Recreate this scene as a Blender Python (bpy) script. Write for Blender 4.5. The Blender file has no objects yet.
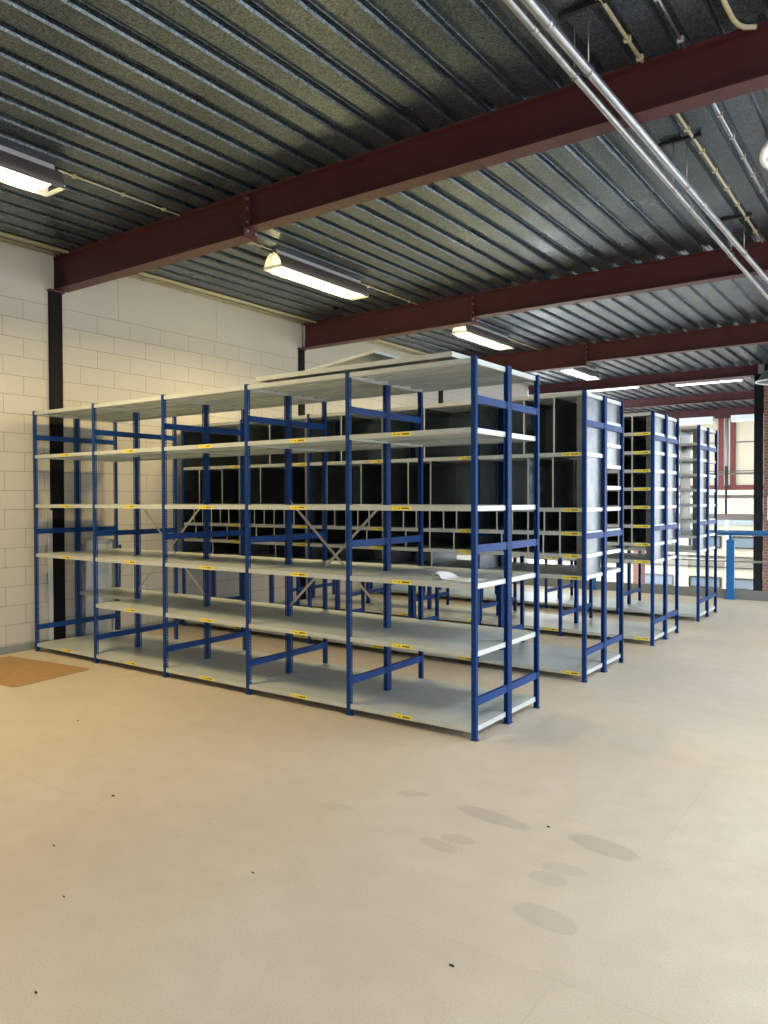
import bpy, bmesh, math, random
from mathutils import Vector, Matrix, Euler
random.seed(7)
C = bpy.context.scene.collection
PI = math.pi

# ------------------------------------------------------------------ materials
def mat(name):
    m = bpy.data.materials.new(name); m.use_nodes = True
    nt = m.node_tree; nt.nodes.clear()
    out = nt.nodes.new('ShaderNodeOutputMaterial')
    b = nt.nodes.new('ShaderNodeBsdfPrincipled')
    nt.links.new(b.outputs[0], out.inputs[0])
    return m, nt, b
def simple(name, col, rough=.5, metal=0., spec=.5, noise=0., nscale=20., bump=0.):
    m, nt, b = mat(name)
    b.inputs['Base Color'].default_value = (*col, 1)
    b.inputs['Roughness'].default_value = rough
    b.inputs['Metallic'].default_value = metal
    b.inputs['Specular IOR Level'].default_value = spec
    if noise or bump:
        tc = nt.nodes.new('ShaderNodeTexCoord')
        n = nt.nodes.new('ShaderNodeTexNoise'); n.inputs['Scale'].default_value = nscale; n.inputs['Detail'].default_value = 4
        nt.links.new(tc.outputs['Object'], n.inputs['Vector'])
        if noise:
            r = nt.nodes.new('ShaderNodeMapRange')
            r.inputs['From Min'].default_value = .3; r.inputs['From Max'].default_value = .7
            r.inputs['To Min'].default_value = 1 - noise; r.inputs['To Max'].default_value = 1 + noise
            nt.links.new(n.outputs['Fac'], r.inputs['Value'])
            mx = nt.nodes.new('ShaderNodeVectorMath'); mx.operation = 'SCALE'
            mx.inputs[0].default_value = col
            nt.links.new(r.outputs[0], mx.inputs['Scale'])
            nt.links.new(mx.outputs[0], b.inputs['Base Color'])
        if bump:
            bp = nt.nodes.new('ShaderNodeBump'); bp.inputs['Strength'].default_value = bump; bp.inputs['Distance'].default_value = .002
            nt.links.new(n.outputs['Fac'], bp.inputs['Height']); nt.links.new(bp.outputs[0], b.inputs['Normal'])
    return m
def emit(name, col, strength):
    m = bpy.data.materials.new(name); m.use_nodes = True
    nt = m.node_tree; nt.nodes.clear()
    out = nt.nodes.new('ShaderNodeOutputMaterial'); e = nt.nodes.new('ShaderNodeEmission')
    e.inputs[0].default_value = (*col, 1); e.inputs[1].default_value = strength
    nt.links.new(e.outputs[0], out.inputs[0]); return m
def translucent(name, col, mixf=.5):
    m = bpy.data.materials.new(name); m.use_nodes = True
    nt = m.node_tree; nt.nodes.clear()
    out = nt.nodes.new('ShaderNodeOutputMaterial')
    d = nt.nodes.new('ShaderNodeBsdfDiffuse'); t = nt.nodes.new('ShaderNodeBsdfTranslucent'); mx = nt.nodes.new('ShaderNodeMixShader')
    d.inputs[0].default_value = (*col, 1); t.inputs[0].default_value = (*col, 1); mx.inputs[0].default_value = mixf
    nt.links.new(d.outputs[0], mx.inputs[1]); nt.links.new(t.outputs[0], mx.inputs[2]); nt.links.new(mx.outputs[0], out.inputs[0]); return m
def glass(name, tint=(.96, .98, .97, 1)):
    m = bpy.data.materials.new(name); m.use_nodes = True
    nt = m.node_tree; nt.nodes.clear()
    out = nt.nodes.new('ShaderNodeOutputMaterial')
    g = nt.nodes.new('ShaderNodeBsdfGlossy'); t = nt.nodes.new('ShaderNodeBsdfTransparent'); mx = nt.nodes.new('ShaderNodeMixShader')
    g.inputs['Roughness'].default_value = .02; t.inputs[0].default_value = tint; mx.inputs[0].default_value = .06
    nt.links.new(t.outputs[0], mx.inputs[1]); nt.links.new(g.outputs[0], mx.inputs[2]); nt.links.new(mx.outputs[0], out.inputs[0]); return m

BLUE = simple('blue_paint', (.0025, .038, .175), .42, spec=.25, noise=.12, nscale=9)
BLUE_RAIL = simple('blue_rail_paint', (.02, .16, .45), .4)
HOLE = simple('slot_dark', (.02, .04, .12), .6)
SHELF = simple('shelf_light_grey', (.60, .635, .62), .36, metal=.25, noise=.07, nscale=3.5)
GALV = simple('galvanised_sheet', (.21, .23, .235), .27, metal=.95, noise=.16, nscale=5)
GALV_TUBE = simple('galvanised_tube', (.40, .42, .45), .34, metal=.9, noise=.1, nscale=12)
RED = simple('red_oxide_paint', (.078, .019, .021), .5, noise=.12, nscale=3)
REDF = simple('red_frame_paint', (.20, .05, .042), .5)
BLACK = simple('black_paint', (.003, .003, .004), .7, spec=.2)
CREAM = simple('cream_conduit', (.50, .44, .30), .5)
YELLOW = simple('yellow_sticker', (.95, .78, .07), .5)
INK = simple('black_ink', (.02, .02, .02), .5)
WHITE = simple('white_paper', (.85, .86, .88), .6)
LAMPGREY = simple('lamp_dark_grey', (.10, .085, .08), .45)
LAMPSPINE = simple('lamp_spine_grey', (.42, .41, .42), .5)
REFLECT = simple('white_reflector', (.85, .85, .82), .35)
ENDCAP = translucent('lamp_end_plastic', (.9, .9, .85), .45)
TUBE = emit('fluorescent_tube', (1.0, .84, .55), 25.0)
TUBE_COLD = emit('fluorescent_tube_cold', (.80, 1.0, .96), 20.0)
GREYKICK = simple('grey_kick_plate', (.20, .22, .22), .5)
STEEL = simple('plain_steel', (.5, .5, .48), .35, metal=.8)
CHIP = simple('hardboard_brown', (.38, .22, .09), .75, noise=.12, nscale=14)
SKIRT = simple('grey_skirting', (.22, .23, .22), .6)
BROWN = simple('brown_bar', (.17, .14, .12), .5)
FRAMEDARK = simple('dark_frame', (.015, .015, .017), .5)
CREAMWALL = simple('cream_render', (.86, .80, .66), .8)
PANEBLUE = simple('bluish_pane', (.22, .30, .40), .15)
BANDGREY = simple('grey_band', (.36, .33, .30), .7)
OPAL = translucent('opal_panel', (.56, .53, .46), .75)
UPST = simple('white_upstand', (.8, .82, .85), .5)
DOME = translucent('skylight_dome', (.93, .95, .97), .9)
GLASS = glass('window_glass')
GLASS_FAR = glass('tinted_window_glass', (.62, .62, .58, 1))
REDSIGN = simple('red_sign', (.45, .02, .04), .5)
SPECK = simple('dark_speck', (.03, .025, .02), .8)

def wall_mat():
    m, nt, b = mat('painted_blockwork')
    geo = nt.nodes.new('ShaderNodeNewGeometry')
    sep = nt.nodes.new('ShaderNodeSeparateXYZ'); nt.links.new(geo.outputs['Position'], sep.inputs[0])
    def brick(w, h, offy, offz, mort, off=.5):
        ay = nt.nodes.new('ShaderNodeMath'); ay.inputs[1].default_value = offy; nt.links.new(sep.outputs['Y'], ay.inputs[0])
        az = nt.nodes.new('ShaderNodeMath'); az.inputs[1].default_value = offz; nt.links.new(sep.outputs['Z'], az.inputs[0])
        cb = nt.nodes.new('ShaderNodeCombineXYZ'); nt.links.new(ay.outputs[0], cb.inputs[0]); nt.links.new(az.outputs[0], cb.inputs[1])
        br = nt.nodes.new('ShaderNodeTexBrick'); br.offset = off
        br.inputs['Scale'].default_value = 1; br.inputs['Brick Width'].default_value = w; br.inputs['Row Height'].default_value = h
        br.inputs['Mortar Size'].default_value = mort; br.inputs['Mortar Smooth'].default_value = .2
        nt.links.new(cb.outputs[0], br.inputs['Vector']); return br
    # block joints: courses of .1985 m ending at z = 3.66, blocks .437 m long
    b1 = brick(.437, .1985, 20.1406 + .437*0, -3.66 + .1985*40, .0032)
    b2 = brick(1.504, .62, 20 - 1.564 + 1.504*3, -3.66 + .62*8, .003, 0.)
    gt = nt.nodes.new('ShaderNodeMath'); gt.operation = 'GREATER_THAN'; gt.inputs[1].default_value = 3.66; nt.links.new(sep.outputs['Z'], gt.inputs[0])
    mf = nt.nodes.new('ShaderNodeMix'); mf.data_type = 'FLOAT'
    nt.links.new(gt.outputs[0], mf.inputs[0]); nt.links.new(b1.outputs['Fac'], mf.inputs[2]); nt.links.new(b2.outputs['Fac'], mf.inputs[3])
    n = nt.nodes.new('ShaderNodeTexNoise'); n.inputs['Scale'].default_value = 1.3; n.inputs['Detail'].default_value = 5
    nt.links.new(geo.outputs['Position'], n.inputs['Vector'])
    cr = nt.nodes.new('ShaderNodeMix'); cr.data_type = 'RGBA'
    cr.inputs[6].default_value = (.47, .445, .39, 1); cr.inputs[7].default_value = (.53, .51, .455, 1)
    nt.links.new(n.outputs['Fac'], cr.inputs[0])
    mx = nt.nodes.new('ShaderNodeMix'); mx.data_type = 'RGBA'; mx.inputs[7].default_value = (.27, .24, .19, 1)
    nt.links.new(mf.outputs[0], mx.inputs[0]); nt.links.new(cr.outputs[2], mx.inputs[6]); nt.links.new(mx.outputs[2], b.inputs['Base Color'])
    b.inputs['Roughness'].default_value = .75
    inv = nt.nodes.new('ShaderNodeMath'); inv.operation = 'SUBTRACT'; inv.inputs[0].default_value = 1; nt.links.new(mf.outputs[0], inv.inputs[1])
    bp = nt.nodes.new('ShaderNodeBump'); bp.inputs['Distance'].default_value = .002; bp.inputs['Strength'].default_value = .5
    nt.links.new(inv.outputs[0], bp.inputs['Height']); nt.links.new(bp.outputs[0], b.inputs['Normal'])
    return m
WALL = wall_mat()

def redbrick():
    m, nt, b = mat('red_brickwork')
    geo = nt.nodes.new('ShaderNodeNewGeometry'); sep = nt.nodes.new('ShaderNodeSeparateXYZ'); nt.links.new(geo.outputs['Position'], sep.inputs[0])
    s = nt.nodes.new('ShaderNodeMath'); nt.links.new(sep.outputs['X'], s.inputs[0]); nt.links.new(sep.outputs['Y'], s.inputs[1])
    cb = nt.nodes.new('ShaderNodeCombineXYZ'); nt.links.new(s.outputs[0], cb.inputs[0]); nt.links.new(sep.outputs['Z'], cb.inputs[1])
    br = nt.nodes.new('ShaderNodeTexBrick'); br.inputs['Scale'].default_value = 1; br.inputs['Brick Width'].default_value = .22; br.inputs['Row Height'].default_value = .0625
    br.inputs['Mortar Size'].default_value = .006
    br.inputs['Color1'].default_value = (.20, .085, .06, 1); br.inputs['Color2'].default_value = (.27, .115, .08, 1); br.inputs['Mortar'].default_value = (.34, .27, .23, 1)
    nt.links.new(cb.outputs[0], br.inputs['Vector']); nt.links.new(br.outputs[0], b.inputs['Base Color']); b.inputs['Roughness'].default_value = .85
    return m
BRICK = redbrick()

STAINS = [(.173, -.983, .10, .045, 20, .22), (.651, -1.008, .24, .075, -6, .34), (1.218, -1.009, .20, .088, -12, .34),
          (.637, -1.318, .10, .055, 8, .26), (.594, -1.424, .12, .05, -10, .24), (1.147, -1.311, .11, .06, 5, .2),
          (1.126, -1.421, .10, .065, 0, .2), (1.241, -1.712, .16, .085, -10, .26), (-.05, -1.35, .11, .05, 15, .12)]
def floor_mat():
    m, nt, b = mat('chipboard_floor')
    geo = nt.nodes.new('ShaderNodeNewGeometry'); sep = nt.nodes.new('ShaderNodeSeparateXYZ'); nt.links.new(geo.outputs['Position'], sep.inputs[0])
    def noise(scale, detail=4, vec=None):
        n = nt.nodes.new('ShaderNodeTexNoise'); n.inputs['Scale'].default_value = scale; n.inputs['Detail'].default_value = detail
        nt.links.new(vec or geo.outputs['Position'], n.inputs['Vector']); return n
    def math2(op, a, c):
        x = nt.nodes.new('ShaderNodeMath'); x.operation = op
        for i, v in enumerate((a, c)):
            if isinstance(v, (int, float)): x.inputs[i].default_value = v
            else: nt.links.new(v, x.inputs[i])
        return x.outputs[0]
    def mix(f, a, c):
        x = nt.nodes.new('ShaderNodeMix'); x.data_type = 'RGBA'
        if isinstance(f, (int, float)): x.inputs[0].default_value = f
        else: nt.links.new(f, x.inputs[0])
        for i, v in ((6, a), (7, c)):
            if isinstance(v, tuple): x.inputs[i].default_value = (*v, 1)
            else: nt.links.new(v, x.inputs[i])
        return x.outputs[2]
    def rng(v, a, c, d=0., e=1.):
        r = nt.nodes.new('ShaderNodeMapRange'); r.inputs[1].default_value = a; r.inputs[2].default_value = c; r.inputs[3].default_value = d; r.inputs[4].default_value = e
        nt.links.new(v, r.inputs[0]); return r.outputs[0]
    fine = noise(140, 4); mid = noise(6, 8); big = noise(.8, 3)
    col = mix(rng(big.outputs['Fac'], .35, .65), (.595, .502, .395), (.66, .566, .458))
    col = mix(rng(mid.outputs['Fac'], .35, .75, 0, .35), col, (.47, .40, .30))
    col = mix(rng(fine.outputs['Fac'], .50, .68, 0, .36), col, (.36, .29, .20))
    # chipboard sheets laid with thin seams; one seam runs along y = -2.04
    cb = nt.nodes.new('ShaderNodeCombineXYZ')
    nt.links.new(math2('ADD', sep.outputs['X'], 30.3), cb.inputs[0]); nt.links.new(math2('ADD', sep.outputs['Y'], 2.04 + 1.22*20), cb.inputs[1])
    br = nt.nodes.new('ShaderNodeTexBrick'); br.inputs['Scale'].default_value = 1; br.inputs['Brick Width'].default_value = 2.44; br.inputs['Row Height'].default_value = 1.22
    br.inputs['Mortar Size'].default_value = .004; br.inputs['Mortar Smooth'].default_value = .5
    br.inputs['Color1'].default_value = (.95, .95, .95, 1); br.inputs['Color2'].default_value = (1.04, 1.04, 1.04, 1); br.inputs['Mortar'].default_value = (.80, .78, .75, 1)
    nt.links.new(cb.outputs[0], br.inputs['Vector'])
    mu = nt.nodes.new('ShaderNodeMix'); mu.data_type = 'RGBA'; mu.blend_type = 'MULTIPLY'; mu.inputs[0].default_value = .38
    nt.links.new(col, mu.inputs[6]); nt.links.new(br.outputs[0], mu.inputs[7]); col = mu.outputs[2]
    # water stains, each an irregular ellipse
    wob = noise(14, 3)
    stain = None
    for (sx, sy, ra, rb, ang, st) in STAINS:
        ra *= .88; rb *= .85
        a = math.radians(ang); ca, sa = math.cos(a), math.sin(a)
        dx = math2('SUBTRACT', sep.outputs['X'], sx); dy = math2('SUBTRACT', sep.outputs['Y'], sy)
        u = math2('ADD', math2('MULTIPLY', dx, ca / ra), math2('MULTIPLY', dy, sa / ra))
        v = math2('ADD', math2('MULTIPLY', dx, -sa / rb), math2('MULTIPLY', dy, ca / rb))
        d = math2('ADD', math2('MULTIPLY', u, u), math2('MULTIPLY', v, v))
        d = math2('ADD', d, math2('MULTIPLY', math2('SUBTRACT', wob.outputs['Fac'], .5), .8))
        k = rng(d, .80, 1.15, st*.8, 0.)
        stain = k if stain is None else math2('MAXIMUM', stain, k)
    col = mix(stain, col, (.22, .185, .15))
    nt.links.new(col, b.inputs['Base Color'])
    b.inputs['Roughness'].default_value = .40; b.inputs['Specular IOR Level'].default_value = .45
    bp = nt.nodes.new('ShaderNodeBump'); bp.inputs['Distance'].default_value = .0003; bp.inputs['Strength'].default_value = .3
    nt.links.new(fine.outputs['Fac'], bp.inputs['Height']); nt.links.new(bp.outputs[0], b.inputs['Normal'])
    return m
FLOOR = floor_mat()

def deck_mat():
    m, nt, b = mat('galvanised_deck')
    geo = nt.nodes.new('ShaderNodeNewGeometry')
    n = nt.nodes.new('ShaderNodeTexNoise'); n.inputs['Scale'].default_value = 130; n.inputs['Detail'].default_value = 3
    v = nt.nodes.new('ShaderNodeTexVoronoi'); v.inputs['Scale'].default_value = 95
    n2 = nt.nodes.new('ShaderNodeTexNoise'); n2.inputs['Scale'].default_value = 2.0; n2.inputs['Detail'].default_value = 4
    for x in (n, v, n2): nt.links.new(geo.outputs['Position'], x.inputs['Vector'])
    c = nt.nodes.new('ShaderNodeMix'); c.data_type = 'RGBA'; c.inputs[6].default_value = (.028, .040, .050, 1); c.inputs[7].default_value = (.20, .245, .275, 1)
    mr = nt.nodes.new('ShaderNodeMapRange'); mr.inputs[1].default_value = .25; mr.inputs[2].default_value = .75
    ad = nt.nodes.new('ShaderNodeMath'); ad.operation = 'MULTIPLY_ADD'; ad.inputs[1].default_value = .45; nt.links.new(v.outputs['Color'], ad.inputs[0])
    ml = nt.nodes.new('ShaderNodeMath'); ml.operation = 'MULTIPLY'; ml.inputs[1].default_value = .55; nt.links.new(n.outputs['Fac'], ml.inputs[0]); nt.links.new(ml.outputs[0], ad.inputs[2])
    nt.links.new(ad.outputs[0], mr.inputs[0]); nt.links.new(mr.outputs[0], c.inputs[0]); nt.links.new(c.outputs[2], b.inputs['Base Color'])
    b.inputs['Metallic'].default_value = .85
    r = nt.nodes.new('ShaderNodeMapRange'); r.inputs[1].default_value = .3; r.inputs[2].default_value = .7; r.inputs[3].default_value = .26; r.inputs[4].default_value = .42
    nt.links.new(n2.outputs['Fac'], r.inputs[0]); nt.links.new(r.outputs[0], b.inputs['Roughness'])
    return m
DECK = deck_mat()

# ------------------------------------------------------------------ geometry helpers
class MB:
    """collects vertices and faces; one build() = one mesh object"""
    def __init__(s): s.v = []; s.f = []; s.mi = []; s.cur = 0; s.sm = []
    def face(s, pts, smooth=False):
        n = len(s.v); s.v += [tuple(p) for p in pts]; s.f.append(list(range(n, n + len(pts)))); s.mi.append(s.cur); s.sm.append(smooth)
    def idx(s, pts, faces, smooth=False):
        n = len(s.v); s.v += [tuple(p) for p in pts]
        for f in faces: s.f.append([n + i for i in f]); s.mi.append(s.cur); s.sm.append(smooth)
    def box(s, x0, x1, y0, y1, z0, z1, M=None):
        p = [Vector((x, y, z)) for z in (z0, z1) for y in (y0, y1) for x in (x0, x1)]
        if M is not None: p = [M @ q for q in p]
        s.idx(p, [(0, 2, 3, 1), (4, 5, 7, 6), (0, 1, 5, 4), (2, 6, 7, 3), (0, 4, 6, 2), (1, 3, 7, 5)])
    def prism(s, poly, axis, a, b, smooth=False):
        """extrude a closed 2-D outline along axis from a to b"""
        def P(u, v, w): return {'x': (w, u, v), 'y': (u, w, v), 'z': (u, v, w)}[axis]
        n = len(poly); pts = [P(u, v, a) for u, v in poly] + [P(u, v, b) for u, v in poly]
        fs = [(i, (i + 1) % n, n + (i + 1) % n, n + i) for i in range(n)]
        s.idx(pts, fs, smooth); s.idx(pts, [tuple(range(n))[::-1], tuple(range(n, 2 * n))])
    def tube(s, path, r, n=10, cap=True):
        path = [Vector(p) for p in path]; rings = []
        prev = None
        for i, p in enumerate(path):
            d = (path[min(i + 1, len(path) - 1)] - path[max(i - 1, 0)]).normalized()
            up = Vector((0, 0, 1)) if abs(d.z) < .95 else Vector((1, 0, 0))
            a = d.cross(up).normalized(); bb = a.cross(d).normalized()
            rings.append([p + (a * math.cos(2 * PI * k / n) + bb * math.sin(2 * PI * k / n)) * r for k in range(n)])
        pts = [q for rg in rings for q in rg]; fs = []
        for i in range(len(rings) - 1):
            for k in range(n): fs.append((i * n + k, i * n + (k + 1) % n, (i + 1) * n + (k + 1) % n, (i + 1) * n + k))
        s.idx(pts, fs, True)
        if cap:
            s.face(rings[0][::-1]); s.face(rings[-1])
    def mesh(s, name, mats):
        me = bpy.data.meshes.new(name); me.from_pydata(s.v, [], s.f); me.update()
        for m in (mats if isinstance(mats, (list, tuple)) else [mats]): me.materials.append(m)
        for p, i, q in zip(me.polygons, s.mi, s.sm): p.material_index = i; p.use_smooth = q
        bm = bmesh.new(); bm.from_mesh(me); bmesh.ops.remove_doubles(bm, verts=bm.verts, dist=1e-6)
        bmesh.ops.recalc_face_normals(bm, faces=bm.faces); bm.to_mesh(me); bm.free()
        return me
    def build(s, name, mats, parent=None, loc=None, bevel=0):
        return place(name, s.mesh(name, mats), parent, loc, bevel)
def place(name, me, parent=None, loc=None, bevel=0, rot=None):
    o = bpy.data.objects.new(name, me); C.objects.link(o)
    if parent is not None: o.parent = parent
    if loc is not None: o.location = loc
    if rot is not None: o.rotation_euler = rot
    if bevel:
        b = o.modifiers.new('bevel', 'BEVEL'); b.width = bevel; b.segments = 2; b.limit_method = 'ANGLE'
    return o
def tag(o, label, cat, group=None):
    o['label'] = label; o['category'] = cat
    if group: o['group'] = group
    return o
def empty(name, loc, label, cat, group=None):
    o = bpy.data.objects.new(name, None); C.objects.link(o); o.location = loc; o.empty_display_size = .2
    return tag(o, label, cat, group)
def struct(o): o['kind'] = 'structure'; return o
def box_obj(name, m, x0, x1, y0, y1, z0, z1, parent=None, bevel=0):
    mb = MB(); mb.box(x0, x1, y0, y1, z0, z1); return mb.build(name, m, parent, None, bevel)

# ------------------------------------------------------------------ room shell
WX = -5.31            # face of the block wall
DZ = 4.21             # underside of the roof deck = top of the beams
struct(box_obj('floor', FLOOR, WX, 9.0, -10.0, 8.50, -.22, 0.0))
struct(box_obj('floor_lower', simple('ground_floor_concrete', (.42, .41, .39), .6, noise=.1, nscale=2), -9.0, 9.0, 8.0, 20.0, -3.4, -3.2))
# left wall, built round the embedded steel columns
mb = MB()
edges = [-10.0, -3.772, -3.622, .243, .393, 4.228, 4.352, 8.24, 8.37, 12.25]
for i in range(0, len(edges), 2): mb.box(WX - .25, WX, edges[i], edges[i + 1], -3.2, DZ + .12)
mb.box(WX - .25, WX - .12, -10, 12.25, -3.2, DZ + .12)
for y, yb in ((.243, .312), (4.228, 4.312), (8.24, 8.312)): mb.box(WX - .12, WX, y, yb, DZ - .365 - .014, DZ + .12)      # blockwork closing up to the beam ends
struct(mb.build('wall_left', WALL))
struct(box_obj('baseboard_left', SKIRT, WX, WX + .018, -10.0, .24, 0, .075))
struct(box_obj('baseboard_left', SKIRT, WX, WX + .018, .395, 8.2, 0, .075))
# right wall with an unseen window band added for brightness; solid rear wall
mb = MB()
mb.box(9.0, 9.2, -10, 20, -3.2, .4); mb.box(9.0, 9.2, -10, 20, 3.9, DZ + .12)
for y in (-10, -6, -2, 2, 6, 10, 14, 18): mb.box(9.0, 9.2, y, y + .25, .4, 3.9)
struct(mb.build('wall_right', WALL))
struct(box_obj('wall_near', WALL, WX - .25, 9.2, -10.2, -10, 0, DZ + .12))

# roof deck: trapezoidal ribs along Y, pitch .25
SKY = (1.94, 2.26, .62)   # round rooflight: centre and radius
ADDED_SLOTS = [(2.75, 4.15, .7, 4.0), (2.75, 4.15, -3.4, -.2), (5.6, 7.0, .7, 4.0), (5.6, 7.0, -3.4, -.2), (5.6, 7.0, 4.7, 8.0), (2.75, 4.15, 4.7, 8.0), (2.75, 4.15, 8.7, 12.0)]   # unseen rectangular rooflights, added to bring in more daylight
def deck():
    mb = MB()
    pitch = .25; prof = [(0, 0), (.144, 0), (.153, .0155), (.158, .045), (.164, .050), (.226, .050), (.231, .045), (.238, .0155), (.25, 0)]
    x = WX - .25 + .07
    k = 0
    while x < 9.2:
        pts = [(x + a, DZ + h) for a, h in prof]
        if x + pitch > SKY[0] - SKY[2] - .1 and x < SKY[0] + SKY[2] + .1:      # finer facets where the round opening is cut
            fine = [pts[0]]
            for (xa, za), (xb, zb) in zip(pts[:-1], pts[1:]):
                m_ = max(1, int((xb - xa)/.02))
                fine += [(xa + (xb - xa)*q/m_, za + (zb - za)*q/m_) for q in range(1, m_ + 1)]
            pts = fine
        for (xa, za), (xb, zb) in zip(pts[:-1], pts[1:]):
            near = xb > SKY[0] - SKY[2] - .05 and xa < SKY[0] + SKY[2] + .05
            slot = [q for q in ADDED_SLOTS if xb > q[0] and xa < q[1]]
            ys = sorted([-10.2] + ([SKY[1] - .8 + .02 * i for i in range(81)] if near else []) + [y for q in slot for y in q[2:]] + [20.4])
            for ya, yb in zip(ys[:-1], ys[1:]):
                if near and math.hypot((xa + xb) / 2 - SKY[0], (ya + yb) / 2 - SKY[1]) < SKY[2] - .005: continue
                if any(q[2] < (ya + yb)/2 < q[3] for q in slot): continue
                mb.face([(xa, ya, za), (xb, ya, zb), (xb, yb, zb), (xa, yb, za)])
        x += pitch
    me = mb.mesh('ceiling', DECK)
    return struct(place('ceiling', me))
deck()
# roof build-up above the deck, so no daylight leaks through the ribs
mb = MB()
holes = [(SKY[0] - .66, SKY[0] + .66, SKY[1] - .66, SKY[1] + .66)] + ADDED_SLOTS
cols = sorted({-6, 9.4} | {x for q in holes for x in q[:2]})
for xa, xb in zip(cols[:-1], cols[1:]):
    hs = sorted([(q[2], q[3]) for q in holes if q[0] <= xa and q[1] >= xb]); y = -10.4
    for ya, yb in hs + [(20.6, 20.6)]:
        if ya > y: mb.box(xa, xb, y, ya, DZ + .13, DZ + .25)
        y = yb
struct(mb.build('ceiling_roofing', simple('roofing', (.1, .1, .1), .9)))
for k, q in enumerate(ADDED_SLOTS):      # kerbs and glazing of the added rooflights
    mb = MB()
    for b_ in ((q[0] - .05, q[0], q[2] - .05, q[3] + .05), (q[1], q[1] + .05, q[2] - .05, q[3] + .05), (q[0], q[1], q[2] - .05, q[2]), (q[0], q[1], q[3], q[3] + .05)): mb.box(*b_, DZ - .01, DZ + .35)
    for b_ in ((q[0], q[1], (q[2] + q[3])/2 - .02, (q[2] + q[3])/2 + .02),): mb.box(*b_, DZ + .28, DZ + .33)
    struct(mb.build('trim_%d' % (40 + k), UPST))
    struct(box_obj('window_%d' % (40 + k), GLASS, q[0] - .02, q[1] + .02, q[2] - .02, q[3] + .02, DZ + .352, DZ + .360))
# round rooflight
t = empty('skylight', (SKY[0], SKY[1], DZ), 'round white rooflight let into the metal roof deck at the right edge', 'skylight')
mb = MB(); n = 48
for k in range(n):
    a, b = 2 * PI * k / n, 2 * PI * (k + 1) / n
    for (ra, za), (rb, zb) in (((.64, -.015), (.64, .42)), ((.60, .42), (.60, -.015)), ((.60, -.015), (.64, -.015)), ((.64, .42), (.60, .42))):
        mb.face([(ra * math.cos(a), ra * math.sin(a), za), (ra * math.cos(b), ra * math.sin(b), za), (rb * math.cos(b), rb * math.sin(b), zb), (rb * math.cos(a), rb * math.sin(a), zb)], True)
mb.build('upstand', UPST, t)
mb = MB()
for j in range(6):
    e0, e1 = j / 6 * PI / 2, (j + 1) / 6 * PI / 2
    for k in range(n):
        a, b = 2 * PI * k / n, 2 * PI * (k + 1) / n
        P = lambda r, an, e: (.64 * math.cos(e) * math.cos(an), .64 * math.cos(e) * math.sin(an), .42 + .22 * math.sin(e))
        mb.face([P(0, a, e0), P(0, b, e0), P(0, b, e1), P(0, a, e1)], True)
mb.build('dome', GLASS, t)
mb = MB(); mb.box(-.6, .6, -.02, .02, .0, .03); mb.build('crossbar', LAMPSPINE, t)

# ------------------------------------------------------------------ steel frame
def i_section(h, w, tf, tw):
    return [(-w/2, 0), (w/2, 0), (w/2, tf), (tw/2, tf), (tw/2, h - tf), (w/2, h - tf), (w/2, h), (-w/2, h), (-w/2, h - tf), (-tw/2, h - tf), (-tw/2, tf), (-w/2, tf)]
def beam(name_label, y0, ztop, hR, w, joint=True, x1=9.0, m=RED, hL=.365):
    """I-beam along X; deeper piece at the wall bolted to the lighter main beam at x = -2.42. y0 = near flange edge"""
    t = empty('steel_beam', (WX, y0 + w/2, ztop), name_label, 'beam', 'dark red roof beams')
    X = lambda x: x - WX
    if joint:
        JX = -2.42
        mb = MB(); mb.prism([(v, z - hL) for v, z in i_section(hL, w + .01, .0135, .009)], 'x', -.12, X(JX) - .012); mb.build('haunch', m, t)
        mb = MB(); mb.prism([(v, z - hR) for v, z in i_section(hR, w, .012, .008)], 'x', X(JX) + .012, X(x1)); mb.build('main_span', m, t)
        mb = MB(); mb.box(X(JX) - .012, X(JX), -w/2 - .006, w/2 + .006, -hL - .012, .045); mb.box(X(JX), X(JX) + .012, -w/2 - .004, w/2 + .004, -hL - .008, 0)
        mb.build('end_plate', m, t)
        for z in (-.045, -.13, -.245, -.325):
            for v in (-.05, .05):
                mb = MB(); mb.prism([(v + .013 * math.cos(PI/3*k), z + .013 * math.sin(PI/3*k)) for k in range(6)], 'x', X(JX) + .012, X(JX) + .024); mb.build('bolt', STEEL, t)
    else:
        mb = MB(); mb.prism([(v, z - hR) for v, z in i_section(hR, w, .011, .008)], 'x', -.05, X(x1)); mb.build('main_span', m, t)
    return t
beam('dark red steel roof beam nearest the camera, crossing the top of the picture', .318, DZ, .302, .15)
beam('second dark red roof beam, passing just above the first row of shelving', 4.318, DZ, .302, .15)
beam('third dark red roof beam, just behind the third lamp from the left', 8.318, DZ, .302, .15)
beam('slim dark beam resting on the black column by the brick wall', 12.30, DZ, .205, .14, joint=False)
beam('slim dark red beam between the far strip lights and the glazed end wall', 16.30, DZ, .205, .14, joint=False)
beam('dark red roof beam behind the camera side', -3.70, DZ, .302, .15) if False else None
def wall_column(y0, y1, ztop, label):
    t = empty('steel_column', (WX, (y0 + y1)/2, -.0), label, 'column', 'black columns set in the block wall')
    w = (y1 - y0)/2
    mb = MB(); mb.prism(i_section(.14, 2*w - .002, .012, .008), 'z', 0.0, ztop)
    me = mb.mesh('shaft', BLACK)
    me.transform(Matrix.Rotation(PI/2, 4, 'Z')); me.transform(Matrix.Translation((.026, 0, 0)))
    place('shaft', me, t)
    mb = MB(); mb.box(-.1, .06, -w - .012, w + .012, ztop - .0, ztop + .022); mb.build('cap_plate', RED, t)
wall_column(.243, .393, DZ - .365 - .036, 'black steel column in the block wall under the nearest beam')
wall_column(4.228, 4.352, DZ - .365 - .036, 'black steel column in the block wall under the second beam')
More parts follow.
